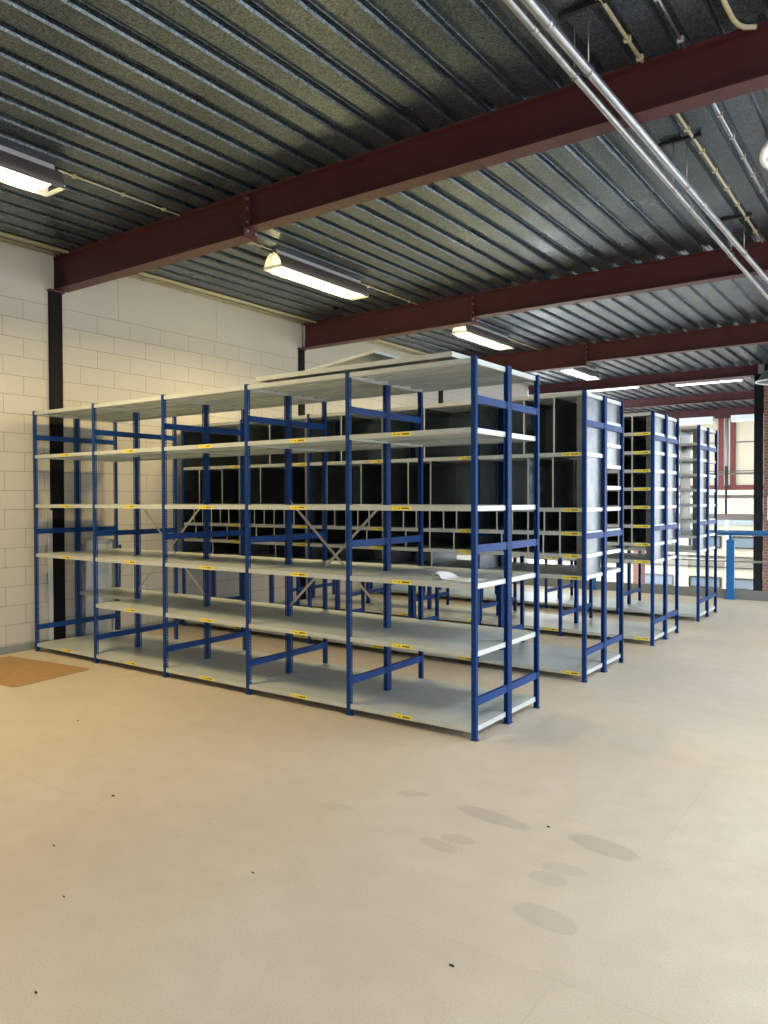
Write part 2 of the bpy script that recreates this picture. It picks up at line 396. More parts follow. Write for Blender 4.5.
wall_column(8.24, 8.37, DZ - .365 - .036, 'black steel column in the block wall under the third beam')
# free-standing black column beyond the railing
t = empty('steel_column', (-.40, 12.40, -3.2), 'black free-standing column beyond the blue railing, against red brick', 'column')
mb = MB(); mb.prism(i_section(.16, .145, .012, .010), 'z', 0, 7.2); me = mb.mesh('shaft', BLACK); me.transform(Matrix.Translation((0, -.08, 0))); place('shaft', me, t)
mb = MB(); mb.box(-.10, .10, -.11, .11, 7.2, 7.205); mb.build('cap_plate', BLACK, t)
mb = MB(); mb.box(.0, .11, -.10, -.085, 7.22, 7.41); mb.build('bracket_plate', LAMPSPINE, t)

# ------------------------------------------------------------------ lamps
LAMP_W = 135.0; LAMP_COL = (1.0, .78, .38)
def lamp(y0, y1, label, tube=TUBE):
    t = empty('trough_lamp', (-3.245, (y0 + y1)/2, DZ), label, 'ceiling light', 'trough lamps under the roof deck')
    L = (y1 - y0)/2
    mb = MB(); mb.box(-.032, .032, -L + .03, L - .03, -.045, -.002); mb.build('spine', LAMPSPINE, t, bevel=.004)
    prof = [(.036, -.045), (.060, -.062), (.090, -.098), (.113, -.145), (.128, -.205)]
    mb = MB()
    def shell(pr, off, smooth=True):
        for sgn in (1, -1):
            for (a, z), (b, w) in zip(pr[:-1], pr[1:]):
                mb.face([(sgn*(a+off), -L, z), (sgn*(b+off), -L, w), (sgn*(b+off), L, w), (sgn*(a+off), L, z)], smooth)
        a, z = pr[0]
        mb.face([(-a-off, -L, z), (a+off, -L, z), (a+off, L, z), (-a-off, L, z)])
    shell(prof, .003)
    for sgn in (1, -1):
        mb.face([(sgn*.128, -L, -.205), (sgn*.131, -L, -.205), (sgn*.131, L, -.205), (sgn*.128, L, -.205)])
    mb.build('housing', LAMPGREY, t)
    mb = MB(); shell([(a, z - .002) for a, z in prof], 0); mb.build('reflector', REFLECT, t)
    out = [(-a, z - .004) for a, z in prof][::-1] + [(a, z - .004) for a, z in prof]
    for s in (-1, 1):
        mb = MB()
        poly = [(a * .97, z) for a, z in out]
        # sloping inner plate and the lip that closes the trough
        n = len(poly)
        pts = [(a, s*(L - .10 - .0 + (.05 if z > -.1 else -.02)), z) for a, z in poly]
        mb.face(pts)
        mb.box(-.126, .126, min(s*(L - .012), s*L), max(s*(L - .012), s*L), -.206, -.176)
        mb.build('end_cap', ENDCAP, t)
    mb = MB(); mb.tube([(0, -L + .13, -.120), (0, L - .13, -.120)], .014, 12); mb.build('tube', tube, t)
    ld = bpy.data.lights.new('trough_lamp_light', 'AREA'); ld.shape = 'RECTANGLE'; ld.size = .17; ld.size_y = 2*L - .36; ld.energy = LAMP_W; ld.color = LAMP_COL if tube is TUBE else (.75, 1.0, .95)
    lo = bpy.data.objects.new('tube_light', ld); C.objects.link(lo); lo.parent = t; lo.location = (0, 0, -.150)
    for y in (-L + .05, L - .05):
        mb = MB(); mb.box(-.012, .012, y - .02, y + .02, -.004, .0); mb.box(-.03, -.02, y - .012, y + .012, -.05, 0); mb.build('hanger_clip', LAMPSPINE, t)
    return t
lamp(-2.45, -.915, 'white trough lamp cut by the left edge, in front of the nearest beam')
lamp(1.53, 3.06, 'white trough lamp between the nearest and second roof beams')
lamp(5.45, 7.00, 'lit trough lamp seen above the end of the first shelving row, past the second beam')
lamp(9.47, 11.0, 'cool white trough lamp farthest back, past the third beam', TUBE_COLD)
def strip(x0, x1, y, label):
    t = empty('strip_light', ((x0+x1)/2, y, DZ), label, 'ceiling light', 'long strip lights near the far glazing')
    h = (x1-x0)/2
    mb = MB(); mb.box(-h, h, -.03, .03, -.05, -.0); mb.build('body', LAMPSPINE, t)
    mb = MB(); mb.tube([(-h+.03, 0, -.068), (h-.03, 0, -.068)], .017, 10); mb.build('tube', emit('strip_tube', (1, .95, .85), 6.0) if 'strip_tube' not in bpy.data.materials else bpy.data.materials['strip_tube'], t)
    for s in (-1, 1):
        mb = MB(); mb.box(s*(h-.015)-.015, s*(h-.015)+.015, -.02, .02, -.088, -.05); mb.build('tube_holder', LAMPSPINE, t)
strip(-2.40, -.95, 13.84, 'right of two long strip lights behind the slim beam')
strip(-4.40, -3.10, 13.54, 'left of two long strip lights behind the slim beam')

# ------------------------------------------------------------------ conduits and pipes
def conduit(path, r, label, group=None, m=CREAM, clips=()):
    t = empty('conduit', path[0], label, 'conduit', group)
    o = Vector(path[0])
    mb = MB(); mb.tube([Vector(p) - o for p in path], r, 8); mb.build('tube', m, t)
    for (x, y, z) in clips:
        mb = MB(); mb.box(x - r - .008, x + r + .008, y - .012, y + .012, z - r - .004, z + r + .003); mb.build('clip', m if m is CREAM else LAMPSPINE, t, loc=-o)
    return t
GW = 'cream conduits run along the top of the block wall'
BAYS = [(-10, .305, 'before the nearest beam'), (.485, 4.305, 'between the nearest and second beams'), (4.485, 8.30, 'between the second and third beams'), (8.49, 12.1, 'past the third beam')]
for (ya, yb, where) in BAYS:
    for dx, z, r, lab in ((.045, 4.196, .007, 'thin cream conduit closest to the block wall'), (.125, 4.196, .007, 'cream conduit second from the block wall'),
                          (.205, 4.196, .008, 'cream conduit third from the block wall'), (.290, 4.190, .017, 'thick cream conduit, outermost from the block wall')):
        conduit([(WX + dx, ya, z), (WX + dx, yb, z)], r, lab + ', ' + where, GW, clips=[(WX + dx, ya + (yb - ya)*(k + .5)/6, z) for k in range(6)] if dx < .1 and ya > -9 else [(WX + dx, y, z) for y in (-1.3, -.9, -.4)] if dx < .1 else ())
GL = 'thin cream conduits feeding the trough lamps'
for a, b, lab in ((-10.0, -6.5, 'thin cream conduit behind the camera lamp'), (-.90, .31, 'thin cream conduit from the leftmost lamp to the nearest beam'), (.48, 1.52, 'short cream conduit between the nearest beam and the lamp past it'), (3.08, 4.31, 'thin cream conduit from the second lamp to the second beam'),
                  (7.02, 8.31, 'thin cream conduit from the third lamp to the third beam')):
    conduit([(-3.245, a, 4.192), (-3.245, b, 4.192)], .008, lab, GL, clips=[(-3.245, a + (b-a)*f, 4.192) for f in (.12, .5, .85)])
GC = 'cream conduits on the deck at the upper right'
conduit([(.98, -10, 4.196), (.98, .30, 4.196)], .011, 'cream conduit on the deck just right of the hung pipes, before the nearest beam', GC, clips=[(.98, y, 4.196) for y in (-.45, .02, .25)])
conduit([(.98, .48, 4.196), (.98, 4.30, 4.196)], .011, 'cream conduit on the deck just right of the hung pipes, past the nearest beam', GC, clips=[(.98, .9 + .43*k, 4.196) for k in range(8)])
conduit([(1.215, .48, 4.196), (1.215, 4.30, 4.196)], .009, 'pale conduit nearest the rooflight, past the nearest beam', GC, m=GALV_TUBE, clips=[(1.215, .85 + .4*k, 4.196) for k in range(8)])
conduit([(1.225, -.6, 4.196), (1.225, .30, 4.196)], .009, 'short grey conduit on the deck, second from right before the nearest beam', GC, m=GALV_TUBE, clips=[(1.225, y, 4.196) for y in (-.25, .2)])
conduit([(1.50, -1.5, 4.196), (1.502, .03, 4.196), (1.508, .177, 4.194), (1.525, .245, 4.19), (1.548, .285, 4.19), (1.60, .315, 4.19)], .014, 'bent cream pipe on the deck at the top right corner', GC)
# two galvanised pipes hung below the beams
P1 = [(.824, -10, 3.855), (.824, -1.2, 3.855), (.935, 12.2, 3.855)]; P2 = [(.893, -10, 3.855), (.893, -1.2, 3.855), (1.130, 12.2, 3.855)]
def px_at(P, y):
    for a, b in zip(P[:-1], P[1:]):
        if a[1] <= y <= b[1]: return a[0] + (b[0] - a[0])*(y - a[1])/(b[1] - a[1])
def pipe(path, r, label):
    t = empty('hung_pipe', path[0], label, 'pipe', 'two galvanised pipes hung under the roof beams')
    o = Vector(path[0])
    mb = MB(); mb.tube([Vector(p) - o for p in path], r, 16); mb.build('tube', GALV_TUBE, t)
    for y in (-3.2, -.9, 1.95, 3.35, 6.0):
        q = Vector((px_at(path, y), y, path[0][2])) - o; u = Vector((px_at(path, y + .02) - px_at(path, y - .02), .04, 0))/2
        mb = MB(); mb.tube([q - u, q + u], r + .002, 16); mb.build('coupling', GALV_TUBE, t)
pipe(P1, .0215, 'left of the two galvanised pipes hung under the beams')
pipe(P2, .0245, 'right of the two galvanised pipes hung under the beams')
for y, lab in ((-.395, 'hanger rail over the pipes before the nearest beam'), (1.485, 'hanger rail over the pipes past the nearest beam'), (3.40, 'hanger rail over the pipes just before the second beam')):
    t = empty('pipe_hanger', (.89, y, DZ), 'dark ' + lab, 'bracket', 'brackets holding the hung pipes')
    mb = MB(); mb.box(-.15, .15, -.016, .016, -.024, -.001); mb.build('rail', FRAMEDARK, t)
    for P in (P1, P2):
        xx = px_at(P, y) - .89
        mb = MB(); mb.tube([(xx, 0, -.02), (xx, 0, -.325)], .0035, 6); mb.build('rod', GALV_TUBE, t)
        mb = MB(); mb.tube([(xx + .029*math.cos(a), 0, -.355 + .029*math.sin(a)) for a in [2*PI*k/16 for k in range(17)]], .003, 6, cap=False); mb.build('ring', GALV_TUBE, t)

# ------------------------------------------------------------------ shelving
W = 1.0345; D = .4958; H = 2.5
ROWS = [0.0, 1.938, 3.908, 5.874]
PW, PD = .034, .030
def post_mesh():
    mb = MB(); x, y = PW/2, PD/2; tk = .002
    # front face and rear lips
    mb.box(-x, x, -y, -y + tk, 0.004, H)
    mb.box(-x, -x + .010, y - tk, y, .004, H); mb.box(x - .010, x, y - tk, y, .004, H)
    # perforated sides: one column of slots at .05 m pitch
    c, hw, hh, p = .002, .0050, .0068, .025
    for s in (-1, 1):
        for xx in (s*x, s*(x - tk)):
            q = lambda ya, yb, za, zb: mb.face([(xx, ya, za), (xx, yb, za), (xx, yb, zb), (xx, ya, zb)])
            q(-y, c - hw, .004, H); q(c + hw, y, .004, H)
            z = .004; k = 0
            while True:
                zc = .035 + p*k
                if zc + hh > H - .01: break
                q(c - hw, c + hw, z, zc - hh); z = zc + hh; k += 1
            q(c - hw, c + hw, z, H)
    mb.box(-x - .008, x + .008, -y + .0005, y + .004, 0, .005)     # foot plate
    return mb.mesh('post', BLUE)
POST = post_mesh()
def brace_mesh():
    mb = MB(); y0, y1 = PD/2 + .001, D - PD*1.5 - .001
    mb.box(.011, .013, y0, y1, -.025, .025); mb.box(-.013, .011, y0, y1, .023, .025); mb.box(-.013, .011, y0, y1, -.025, -.023)
    mb.box(-.0165, .0165, y0 - .0, y0 + .012, -.024, .024) ; mb.box(-.0165, .0165, y1 - .012, y1, -.024, .024)
    return mb.mesh('frame_brace', BLUE)
BRACE = brace_mesh()
SY0, SY1 = -PD/2 + .002, D - PD/2 + .0005 - .002
def shelf_mesh():
    """folded sheet shelf: top sheet, lips all round with a return, one stiffener underneath; origin on its top"""
    x = W/2 - PW/2 - .0015; y0, y1 = SY0, SY1; t = .0012; h = .034
    mb = MB()
    mb.box(-x, x, y0, y1, -t, 0)
    mb.box(-x, x, y0, y0 + t, -h, -t); mb.box(-x, x, y1 - t, y1, -h, -t)
    mb.box(-x, -x + t, y0 + t, y1 - t, -h, -t); mb.box(x - t, x, y0 + t, y1 - t, -h, -t)
    mb.box(-x, x, y0 + t, y0 + .016, -h, -h + t); mb.box(-x, x, y1 - .016, y1 - t, -h, -h + t)
    x2 = W/2 - .0012; ya, yb = PD/2 + .002, D - 1.5*PD - .002      # tongues between the uprights meet the next bay's shelf
    for sg in (-1, 1):
        mb.box(min(sg*x, sg*x2), max(sg*x, sg*x2), ya, yb, -t, 0); mb.box(min(sg*(x2 - t), sg*x2), max(sg*(x2 - t), sg*x2), ya, yb, -h, -t)
        mb.box(min(sg*x, sg*x2), max(sg*x, sg*x2), ya, ya + t, -h, -t); mb.box(min(sg*x, sg*x2), max(sg*x, sg*x2), yb - t, yb, -h, -t)
    for yc in ((y0*2 + y1)/3, (y0 + y1*2)/3):
        mb.box(-x + t, x - t, yc - .02, yc - .018, -.024, -t); mb.box(-x + t, x - t, yc + .018, yc + .02, -.024, -t); mb.box(-x + t, x - t, yc - .02, yc + .02, -.0255, -.024)
    return mb.mesh('shelf', SHELF)
SHELFM = shelf_mesh()
def sticker_mesh():
    mb = MB(); y = SY0 - .0006
    mb.box(-.080, .080, y, SY0 + .0003, -.030, -.004)
    mb.cur = 1; yy = y - .0003
    mb.face([(-.064, yy, -.012), (-.050, yy, -.012), (-.057, yy, -.021)]); mb.face([(-.040, yy, -.022), (-.030, yy, -.012), (-.030, yy, -.022)]); mb.face([(-.024, yy, -.014), (-.014, yy, -.014), (-.014, yy, -.021), (-.024, yy, -.021)])
    for k in range(4):
        a = .004 + k*.0155
        mb.face([(a, yy, -.022), (a + .013, yy, -.022), (a + .013, yy, -.012), (a, yy, -.012)])
    return mb.mesh('sticker', [YELLOW, INK])
STICK = sticker_mesh()
def divider_mesh(h):
    mb = MB(); mb.box(-.0006, .0006, SY0 + .004, SY1 - .006, 0, h - .035); mb.cur = 1; mb.box(-.007, .007, SY0 + .002, SY0 + .0035, 0, h - .035)
    return mb.mesh('divider', [GALV, SHELF])
DIV = {}
GALV_SIDE_LIT = simple('galvanised_side_lit', (.27, .295, .315), .36, metal=.85, noise=.22, nscale=7)  # lighter, bluer copy of the galvanised sheet; window light put into its colour
def back_mesh(x0, x1, z0, z1):
    mb = MB(); mb.box(x0, x1, SY1 - .0035, SY1 - .0022, z0, z1); return mb.mesh('back_panel', GALV)
def side_mesh(h):
    mb = MB(); mb.box(-.0008, .0008, PD/2 + .001, D - 1.5*PD - .001, 0, h)
    mb.box(-.055, .0, PD/2 + .001, PD/2 + .0022, 0, h); mb.box(-.014, 0, D - 1.5*PD - .0022, D - 1.5*PD - .001, 0, h)
    return mb.mesh('side_panel', GALV_SIDE_LIT)

def flip_z(o): return o
BL = 'blue and grey shelving runs'
def run(y0, label, levels, stick, nb=5, flip=False, backs=None, comps=None, sides=None, side_x=(0,), cross=(), top_bare=2.49, stick0=None):
    """one run of bays sharing uprights. levels(bay)->list of z; comps: {(bay, z): [x offsets]}; flip = faces away from the camera"""
    t = empty('shelving_rack', (0, y0 + (D - PD if flip else 0), 0), label, 'shelving', BL)
    if flip: t.rotation_euler = (0, 0, PI)
    sx = 1 if flip else -1
    for i in range(nb + 1):
        x = sx*i*W
        place('post', POST, t, (x, 0, 0)); place('post', POST, t, (x, D - PD, 0), rot=(0, 0, PI))
        for z in (.25, 1.25, 2.225): place('frame_brace', BRACE, t, (x, 0, z))
    for i in range(nb):
        xc = sx*(i + .5)*W
        for z in levels(i):
            s = place('shelf', SHELFM, t, (xc, 0, z))
            if stick is not None and z != top_bare: place('sticker', STICK, s, ((stick if not (i == 0 and stick0 is not None) else stick0), 0, 0))
    for (i, z0, z1, xa, xb) in (backs or []):
        xc = sx*(i + .5)*W
        place('back_panel', back_mesh(xa, xb, 0, z1 - z0), t, (xc, 0, z0))
    for (i, z0, h, xs) in (comps or []):
        key = round(h, 3)
        if key not in DIV: DIV[key] = divider_mesh(h)
        xc = sx*(i + .5)*W
        for a in xs: place('divider', DIV[key], t, (xc + a, 0, z0 + .0005))
    for (i, z0, h) in (sides or []):
        x = sx*i*W
        me = side_mesh(h)
        place('side_panel', me, t, (x - .0206, 0, z0))
    for i in cross:      # flat crossed bars behind the bay
        for a in (-1, 1):
            mb = MB(); L = math.hypot(W, .925); an = math.atan2(.925, W)*a
            M = Matrix.Rotation(an, 4, 'Y')
            yy = D - PD/2 - .0010 + .00045*a
            mb.box(-L/2, L/2, yy - .0004, yy + .0004, -.011, .011, M); mb.build('cross_bar', STEEL, t, (sx*(i + .5)*W, 0, 1.115))
    return t
E6 = [.085, .575, 1.02, 1.53, 2.04, 2.49]
XM = W/2 - PW/2 - .003
run(0, 'nearest blue and grey shelving run, first row front side, empty shelves with yellow stickers', lambda i: [z for z in E6 if not (i == 4 and z == .575)], .035, cross=(1, 3), stick0=-.045)
run(D, 'rear side of the nearest shelving row, back to back with the front run, empty shelves', lambda i: E6, None)
# row 2: dividers and dark steel backs
F2 = [.085, .91, 1.095, 1.29, 1.494, 1.974, 2.49]
P20 = [.085, .91, 1.095, 1.29, 1.494, 1.69, 1.884, 2.08, 2.28, 2.49]
c2 = []; b2 = []
for i in range(5):
    c2.append((i, 1.974, .516, [(-.06 if i != 0 else -.04)] if i != 0 else [-.04, .245]))
    c2.append((i, 1.494, .48, [.0, .235] if i == 0 else ([-.25, .01] if i == 1 else [-.21, .19] if i > 2 else [-.26, .2])))
    c2.append((i, 1.29, .204, [-.31, -.155, 0, .155, .30]))
    c2.append((i, 1.095, .195, [-.28, 0.0, .27] if i else [-.26, .0, .145, .30]))
    if i: c2.append((i, .91, .185, [.02]))
    for z0, z1 in ((1.974, 2.49), (1.494, 1.974)):
        if i == 0:
            b2 += [(i, z0, z1 - .036, -XM, .10), (i, z0, z1 - .036, .235, XM)]
        else: b2.append((i, z0, z1 - .036, -XM, XM))
    b2 += [(i, 1.29, 1.494 - .036, -XM, XM), (i, 1.095, 1.29 - .036, -XM, XM)]
    if i in (2, 3, 4): b2.append((i, .91, 1.095 - .036, -XM, XM))
    elif i == 1: b2 += [(i, .91, 1.095 - .036, -XM, -.1)]
run(ROWS[1], 'second row front shelving run with tall dark steel dividers and backs', lambda i: F2, .40, backs=b2, comps=c2, sides=[(0, .91, 1.58), (1, .91, 1.58), (2, .91, 1.58), (3, .91, 1.58), (4, .91, 1.58), (5, .91, 1.58)])
D5 = [-.31, -.155, 0, .155, .31]
c2r = [(i, z0, z1 - z0, D5) for i in range(5) if i >= 3 for z0, z1 in zip(P20[2:-1], P20[3:])]
b2r = [(i, z0, z1 - .036, -XM, XM) for i in range(5) for z0, z1 in zip(P20[2:-1], P20[3:]) if i < 4]
run(ROWS[1] + D, 'second row rear shelving run, open toward the third row', lambda i: P20, .40, flip=True, comps=[], backs=[], sides=[(5, 1.884, .6)]) if False else None
def rear(y0, label, side, cdiv, bks):
    """rear runs face the next aisle: same build, kept in the row's own axes (shelf lips are alike on both long sides)"""
    return run(y0, label, lambda i: P20, None, comps=cdiv, backs=bks, sides=side)
rear(ROWS[1] + D, 'second row rear shelving run with closely spaced shelves, behind the dark dividers', [(0, 1.884, .60), (1, 1.095, 1.39)], [(0, z0, z1 - z0, [-.18, .20]) for z0, z1 in zip(P20[2:-1], P20[3:])], [])
c3 = [(i, z0, z1 - z0, [-.309, -.155, 0, .155, .300]) for i in (0, 1) for z0, z1 in zip(P20[2:-1], P20[3:])]
b3 = [(i, z0, z1 - .036, -XM, XM) for i in (0, 1, 2, 3, 4) for z0, z1 in zip(P20[2:-1], P20[3:])]
run(ROWS[2], 'third row front shelving run divided into small dark pigeonholes', lambda i: P20, .41, backs=b3, comps=c3, sides=[(i, .91, 1.58) for i in range(6)])
rear(ROWS[2] + D, 'third row rear shelving run behind the small pigeonholes', [(0, 1.095, 1.39), (1, 1.095, 1.39)], [(0, z0, z1 - z0, [-.1, .28]) for z0, z1 in zip(P20[2:-1], P20[3:])], [])
c4 = [(0, z0, z1 - z0, [.30]) for z0, z1 in zip(P20[2:-1], P20[3:])]
b4 = [(i, z0, z1 - .036, -XM, XM) for i in (1, 2, 3, 4) for z0, z1 in zip(P20[2:-1], P20[3:])] + [(0, z0, z1 - .036, -XM, .10) for z0, z1 in zip(P20[7:-1], P20[8:])]
run(ROWS[3], 'fourth row front shelving run, farthest back, end bay open to the windows', lambda i: P20, None, backs=b4, comps=c4, sides=[(0, .91, 1.58), (1, .91, 1.58)])
rear(ROWS[3] + D, 'fourth row rear shelving run, last one before the blue railing', [(1, 1.095, 1.39)], [], [])

# ------------------------------------------------------------------ loose things
def panel(name, L, Wd, hh, m=SHELF):
    mb = MB(); t = .0012
    mb.box(-L/2, L/2, -Wd/2, Wd/2, hh - t, hh)
    mb.box(-L/2, L/2, -Wd/2, -Wd/2 + t, 0, hh - t); mb.box(-L/2, L/2, Wd/2 - t, Wd/2, 0, hh - t)
    mb.box(-L/2, -L/2 + t, -Wd/2 + t, Wd/2 - t, 0, hh - t); mb.box(L/2 - t, L/2, -Wd/2 + t, Wd/2 - t, 0, hh - t)
    mb.box(-L/2, L/2, -Wd/2 + t, -Wd/2 + .014, 0, t); mb.box(-L/2, L/2, Wd/2 - .014, Wd/2 - t, 0, t)
    return mb.mesh(name, m)
o = tag(place('metal_panel', panel('metal_panel', 1.80, .30, .035), None, (-1.07, .155, 2.516), rot=(0, 0, 0)), 'long grey metal panel lying flat on top of the nearest shelving', 'panel', 'loose panels on top of the nearest shelving')
for k, x in enumerate((-1.8, -1.05, -.35)):
    tag(box_obj('wood_batten', CHIP, x - .02, x + .02, .03, .28, 2.4905, 2.5155), 'thin batten under the %s of the long flat panel on the shelving top' % ('left end', 'middle', 'right end')[k], 'batten', 'battens under the flat panel')
ang = math.atan2(.150, 1.22)
o = tag(place('metal_panel', panel('metal_panel', 1.27, .50, .022), None, (-1.66, .56, 2.605), rot=(0, -ang, 0)), 'grey metal panel propped up at its right end on top of the nearest shelving', 'panel', 'loose panels on top of the nearest shelving')
tag(box_obj('support_block', FRAMEDARK, -1.22, -1.13, .42, .70, 2.4905, 2.645), 'dark block propping up the tilted panel on the shelving top', 'block')
# paper on the fourth shelf
mb = MB(); pts = []; nx, ny = 16, 8
for j in range(ny + 1):
    for i in range(nx + 1):
        u, v = i/nx, j/ny
        z = .001 + (.055*math.exp(-((u - .14)/.09)**2) * (.55 + .45*math.sin(3.1*v + .4))) + .006*math.sin(9*u + 4*v)**2*(1 - u)
        pts.append((-.15 + .30*u - .012*math.sin(5*v), -.105 + .21*v + .02*math.sin(3*u), z))
fs = [(j*(nx+1)+i, j*(nx+1)+i+1, (j+1)*(nx+1)+i+1, (j+1)*(nx+1)+i) for j in range(ny) for i in range(nx)]
mb.idx(pts, fs, True)
o = mb.build('paper_sheet', WHITE, None, (-.245, .20, 1.0205)); sd = o.modifiers.new('thick', 'SOLIDIFY'); sd.thickness = .0008; sd.offset = 1
tag(o, 'crumpled white paper lying on the fourth shelf down at the right end', 'paper')
# leaning pieces at the wall
o = tag(place('steel_strip', panel('steel_strip', 1.46, .05, .012, SHELF), None, (WX + .032, .222, .735), rot=(0, -PI/2, 0)), 'narrow light grey steel strip standing against the wall beside the black column', 'strip')
o = tag(place('metal_panel', panel('metal_panel', 1.12, .37, .03, SHELF), None, (WX + .062, .81, .565), rot=(0, -PI/2 + .03, 0)), 'light grey metal panel leaning on the wall behind the leftmost bay', 'panel')
o = tag(place('dark_strip', panel('dark_strip', 1.05, .04, .02, GALV), None, (WX + .055, 1.06, .53), rot=(0, -PI/2 + .03, 0)), 'thin dark steel strip leaning beside the pale panel at the wall', 'strip')
# hardboard sheet on the floor
mb = MB(); mb.prism([(-5.14, -.32), (-5.10, -.98), (-3.88, -.985), (-3.84, -.95), (-3.935, -.215), (-3.97, -.19)], 'z', .0005, .0065)
tag(mb.build('hardboard_sheet', CHIP), 'brown hardboard sheet lying on the floor at the left edge by the wall', 'sheet')
# debris
for (x, y, r, m, lab, nm) in ((-1.124, -1.927, .016, SPECK, 'dark sliver of debris on the open floor left of centre', 'crumb'), (1.106, -2.17, .014, SPECK, 'dark splinter lying on the floor nearest the camera', 'crumb'),
                      (.925, -.957, .010, SPECK, 'dark crumb on the floor between the two darkest stains', 'crumb'), (-.433, -1.842, .009, WHITE, 'white crumb on the open floor left of centre', 'crumb'),
                      (-.833, -2.441, .010, SPECK, 'dark crumb on the bare floor at left, nearer the camera than the dark sliver', 'crumb'), (.092, -2.098, .009, SPECK, 'dark crumb on the floor left of the stains, beside a floor seam', 'crumb'),
                      (-.382, -2.671, .008, SPECK, 'small dark crumb low on the left side of the bare floor', 'crumb'), (.09, -3.061, .009, SPECK, 'dark crumb in the bottom left corner of the floor', 'crumb'),
                      (-2.53, -1.229, .014, SPECK, 'dark crumb on the yellowish floor by the hardboard sheet', 'crumb'), (.86, -1.03, .008, WHITE, 'white crumb on the floor beside the long dark stain', 'crumb'), (1.50, -1.06, .007, WHITE, 'white crumb at the right of the broad stain', 'crumb')):
    mb = MB(); k = 7; a0 = random.random()*6
    r *= .72; mb.prism([(r*math.cos(a0 + 2*PI*i/k)*(1.3 if i % 2 else .9), .45*r*math.sin(a0 + 2*PI*i/k)) for i in range(k)], 'z', 0, .004)
    tag(mb.build(nm, m, None, (x, y, .0002)), lab, 'crumb', 'crumbs on the floor')

# ------------------------------------------------------------------ railing at the mezzanine edge
RY = 8.43
t = empty('safety_railing', (-.128, RY, 0), 'blue tubular safety railing along the far edge of the floor', 'railing')
mb = MB(); mb.tube([(WX + .03 + .128, 0, 1.03), (8.9, 0, 1.03)], .042, 14); mb.build('handrail', BLUE_RAIL, t)
mb = MB(); mb.tube([(WX + .03 + .128, 0, .593), (8.9, 0, .593)], .018, 10); mb.build('mid_rail', GALV_TUBE, t)
mb = MB(); mb.box(WX + .03 + .128, 8.9, .03, .038, 0.0, .15); mb.build('kick_plate', GREYKICK, t)
for k in range(-2, 4):
    x = 2.2*k
    mb = MB(); mb.box(x - .06, x + .06, -.02, .02, .008, .93); mb.box(x - .02, x + .02, -.016, .016, .93, .99); mb.box(x - .085, x + .085, -.07, .028, 0, .008); mb.build('post', BLUE_RAIL, t, bevel=.004)

# ------------------------------------------------------------------ beyond the railing
struct(box_obj('wall_brick', BRICK, -.325, .75, 12.50, 12.8, -3.2, DZ))
struct(box_obj('wall_pier', BRICK, -4.03, -3.80, 16.0, 16.3, -3.2, -.02 + .35))
FY = 20.0
mb = MB(); mb.box(-9, 9, FY, FY + .2, 3.93, 4.34); struct(mb.build('trim_1', RED))
mb = MB(); mb.box(-9, 9, FY + .02, FY + .16, 1.80, 1.945); struct(mb.build('trim_2', REDF))
mb = MB(); mb.box(-9, 9, FY - .03, FY + .1, 1.555, 1.655); struct(mb.build('trim_3', BROWN))
mb = MB(); mb.box(-9, 9, FY - .03, FY + .1, .91, 1.095); struct(mb.build('trim_4', BROWN))
mb = MB(); mb.box(-9, 9, FY - .06, FY - .02, 2.25, 2.31); mb.box(-9, 9, FY - .06, FY - .02, 2.34, 2.37); struct(mb.build('trim_5', BROWN))
k = 0
for xc in (-8.0, -5.23, -2.53, .2, 2.9):
    for dx in (-.165, .165):
        k += 1
        mb = MB(); mb.box(xc + dx - .075, xc + dx + .075, FY, FY + .14, 1.94, 3.93); struct(mb.build('trim_%d' % (5 + k), REDF))
    t = empty('mullion', (xc, FY, .9), 'dark vertical mullion of the far glazing between red posts', 'mullion', 'mullions of the far glazing')
    mb = MB(); mb.box(-.035, .035, -.07, -.032, .19, 1.6); mb.build('bar', FRAMEDARK, t)
    mb = MB(); mb.tube([(-.02, .06, 1.05), (-.02, .06, 3.02)], .055, 10); mb.build('drain_pipe', LAMPSPINE, t)
    # opal panels between the red posts
for j, (xa, xb) in enumerate(((-7.755, -5.475), (-4.985, -2.775), (-2.285, -.045), (.445, 2.655))):
    mb = MB(); mb.box(xa, xb, FY + .05, FY + .06, 1.945, 3.20); mb.box(xa, xb, FY + .05, FY + .06, 3.215, 3.93); mb.box(xb + .26, xb + .44, FY + .11, FY + .12, 1.945, 3.93); struct(mb.build('window_%d' % (j + 1), OPAL))
    struct(box_obj('trim_%d' % (60 + j), BROWN, xa, xb, FY + .03, FY + .07, 3.195, 3.22))
    mb = MB(); mb.box(xa - .2, xb + .2, FY + .04, FY + .045, -3.2, 1.80); struct(mb.build('window_%d' % (j + 5), GLASS_FAR))
    t = empty('pale_pendant', ((xa + xb)/2, FY - .6, 3.93), 'pale shallow trough lamp before the far glazing', 'ceiling light', 'pale lamps before the far glazing')
    mb = MB(); h = (xb - xa)/2
    mb.prism([(-.12, .0), (.12, .0), (.10, -.14), (0, -.19), (-.10, -.14)], 'x', -h, h); mb.build('housing', simple('pale_housing', (.75, .8, .78), .4), t)
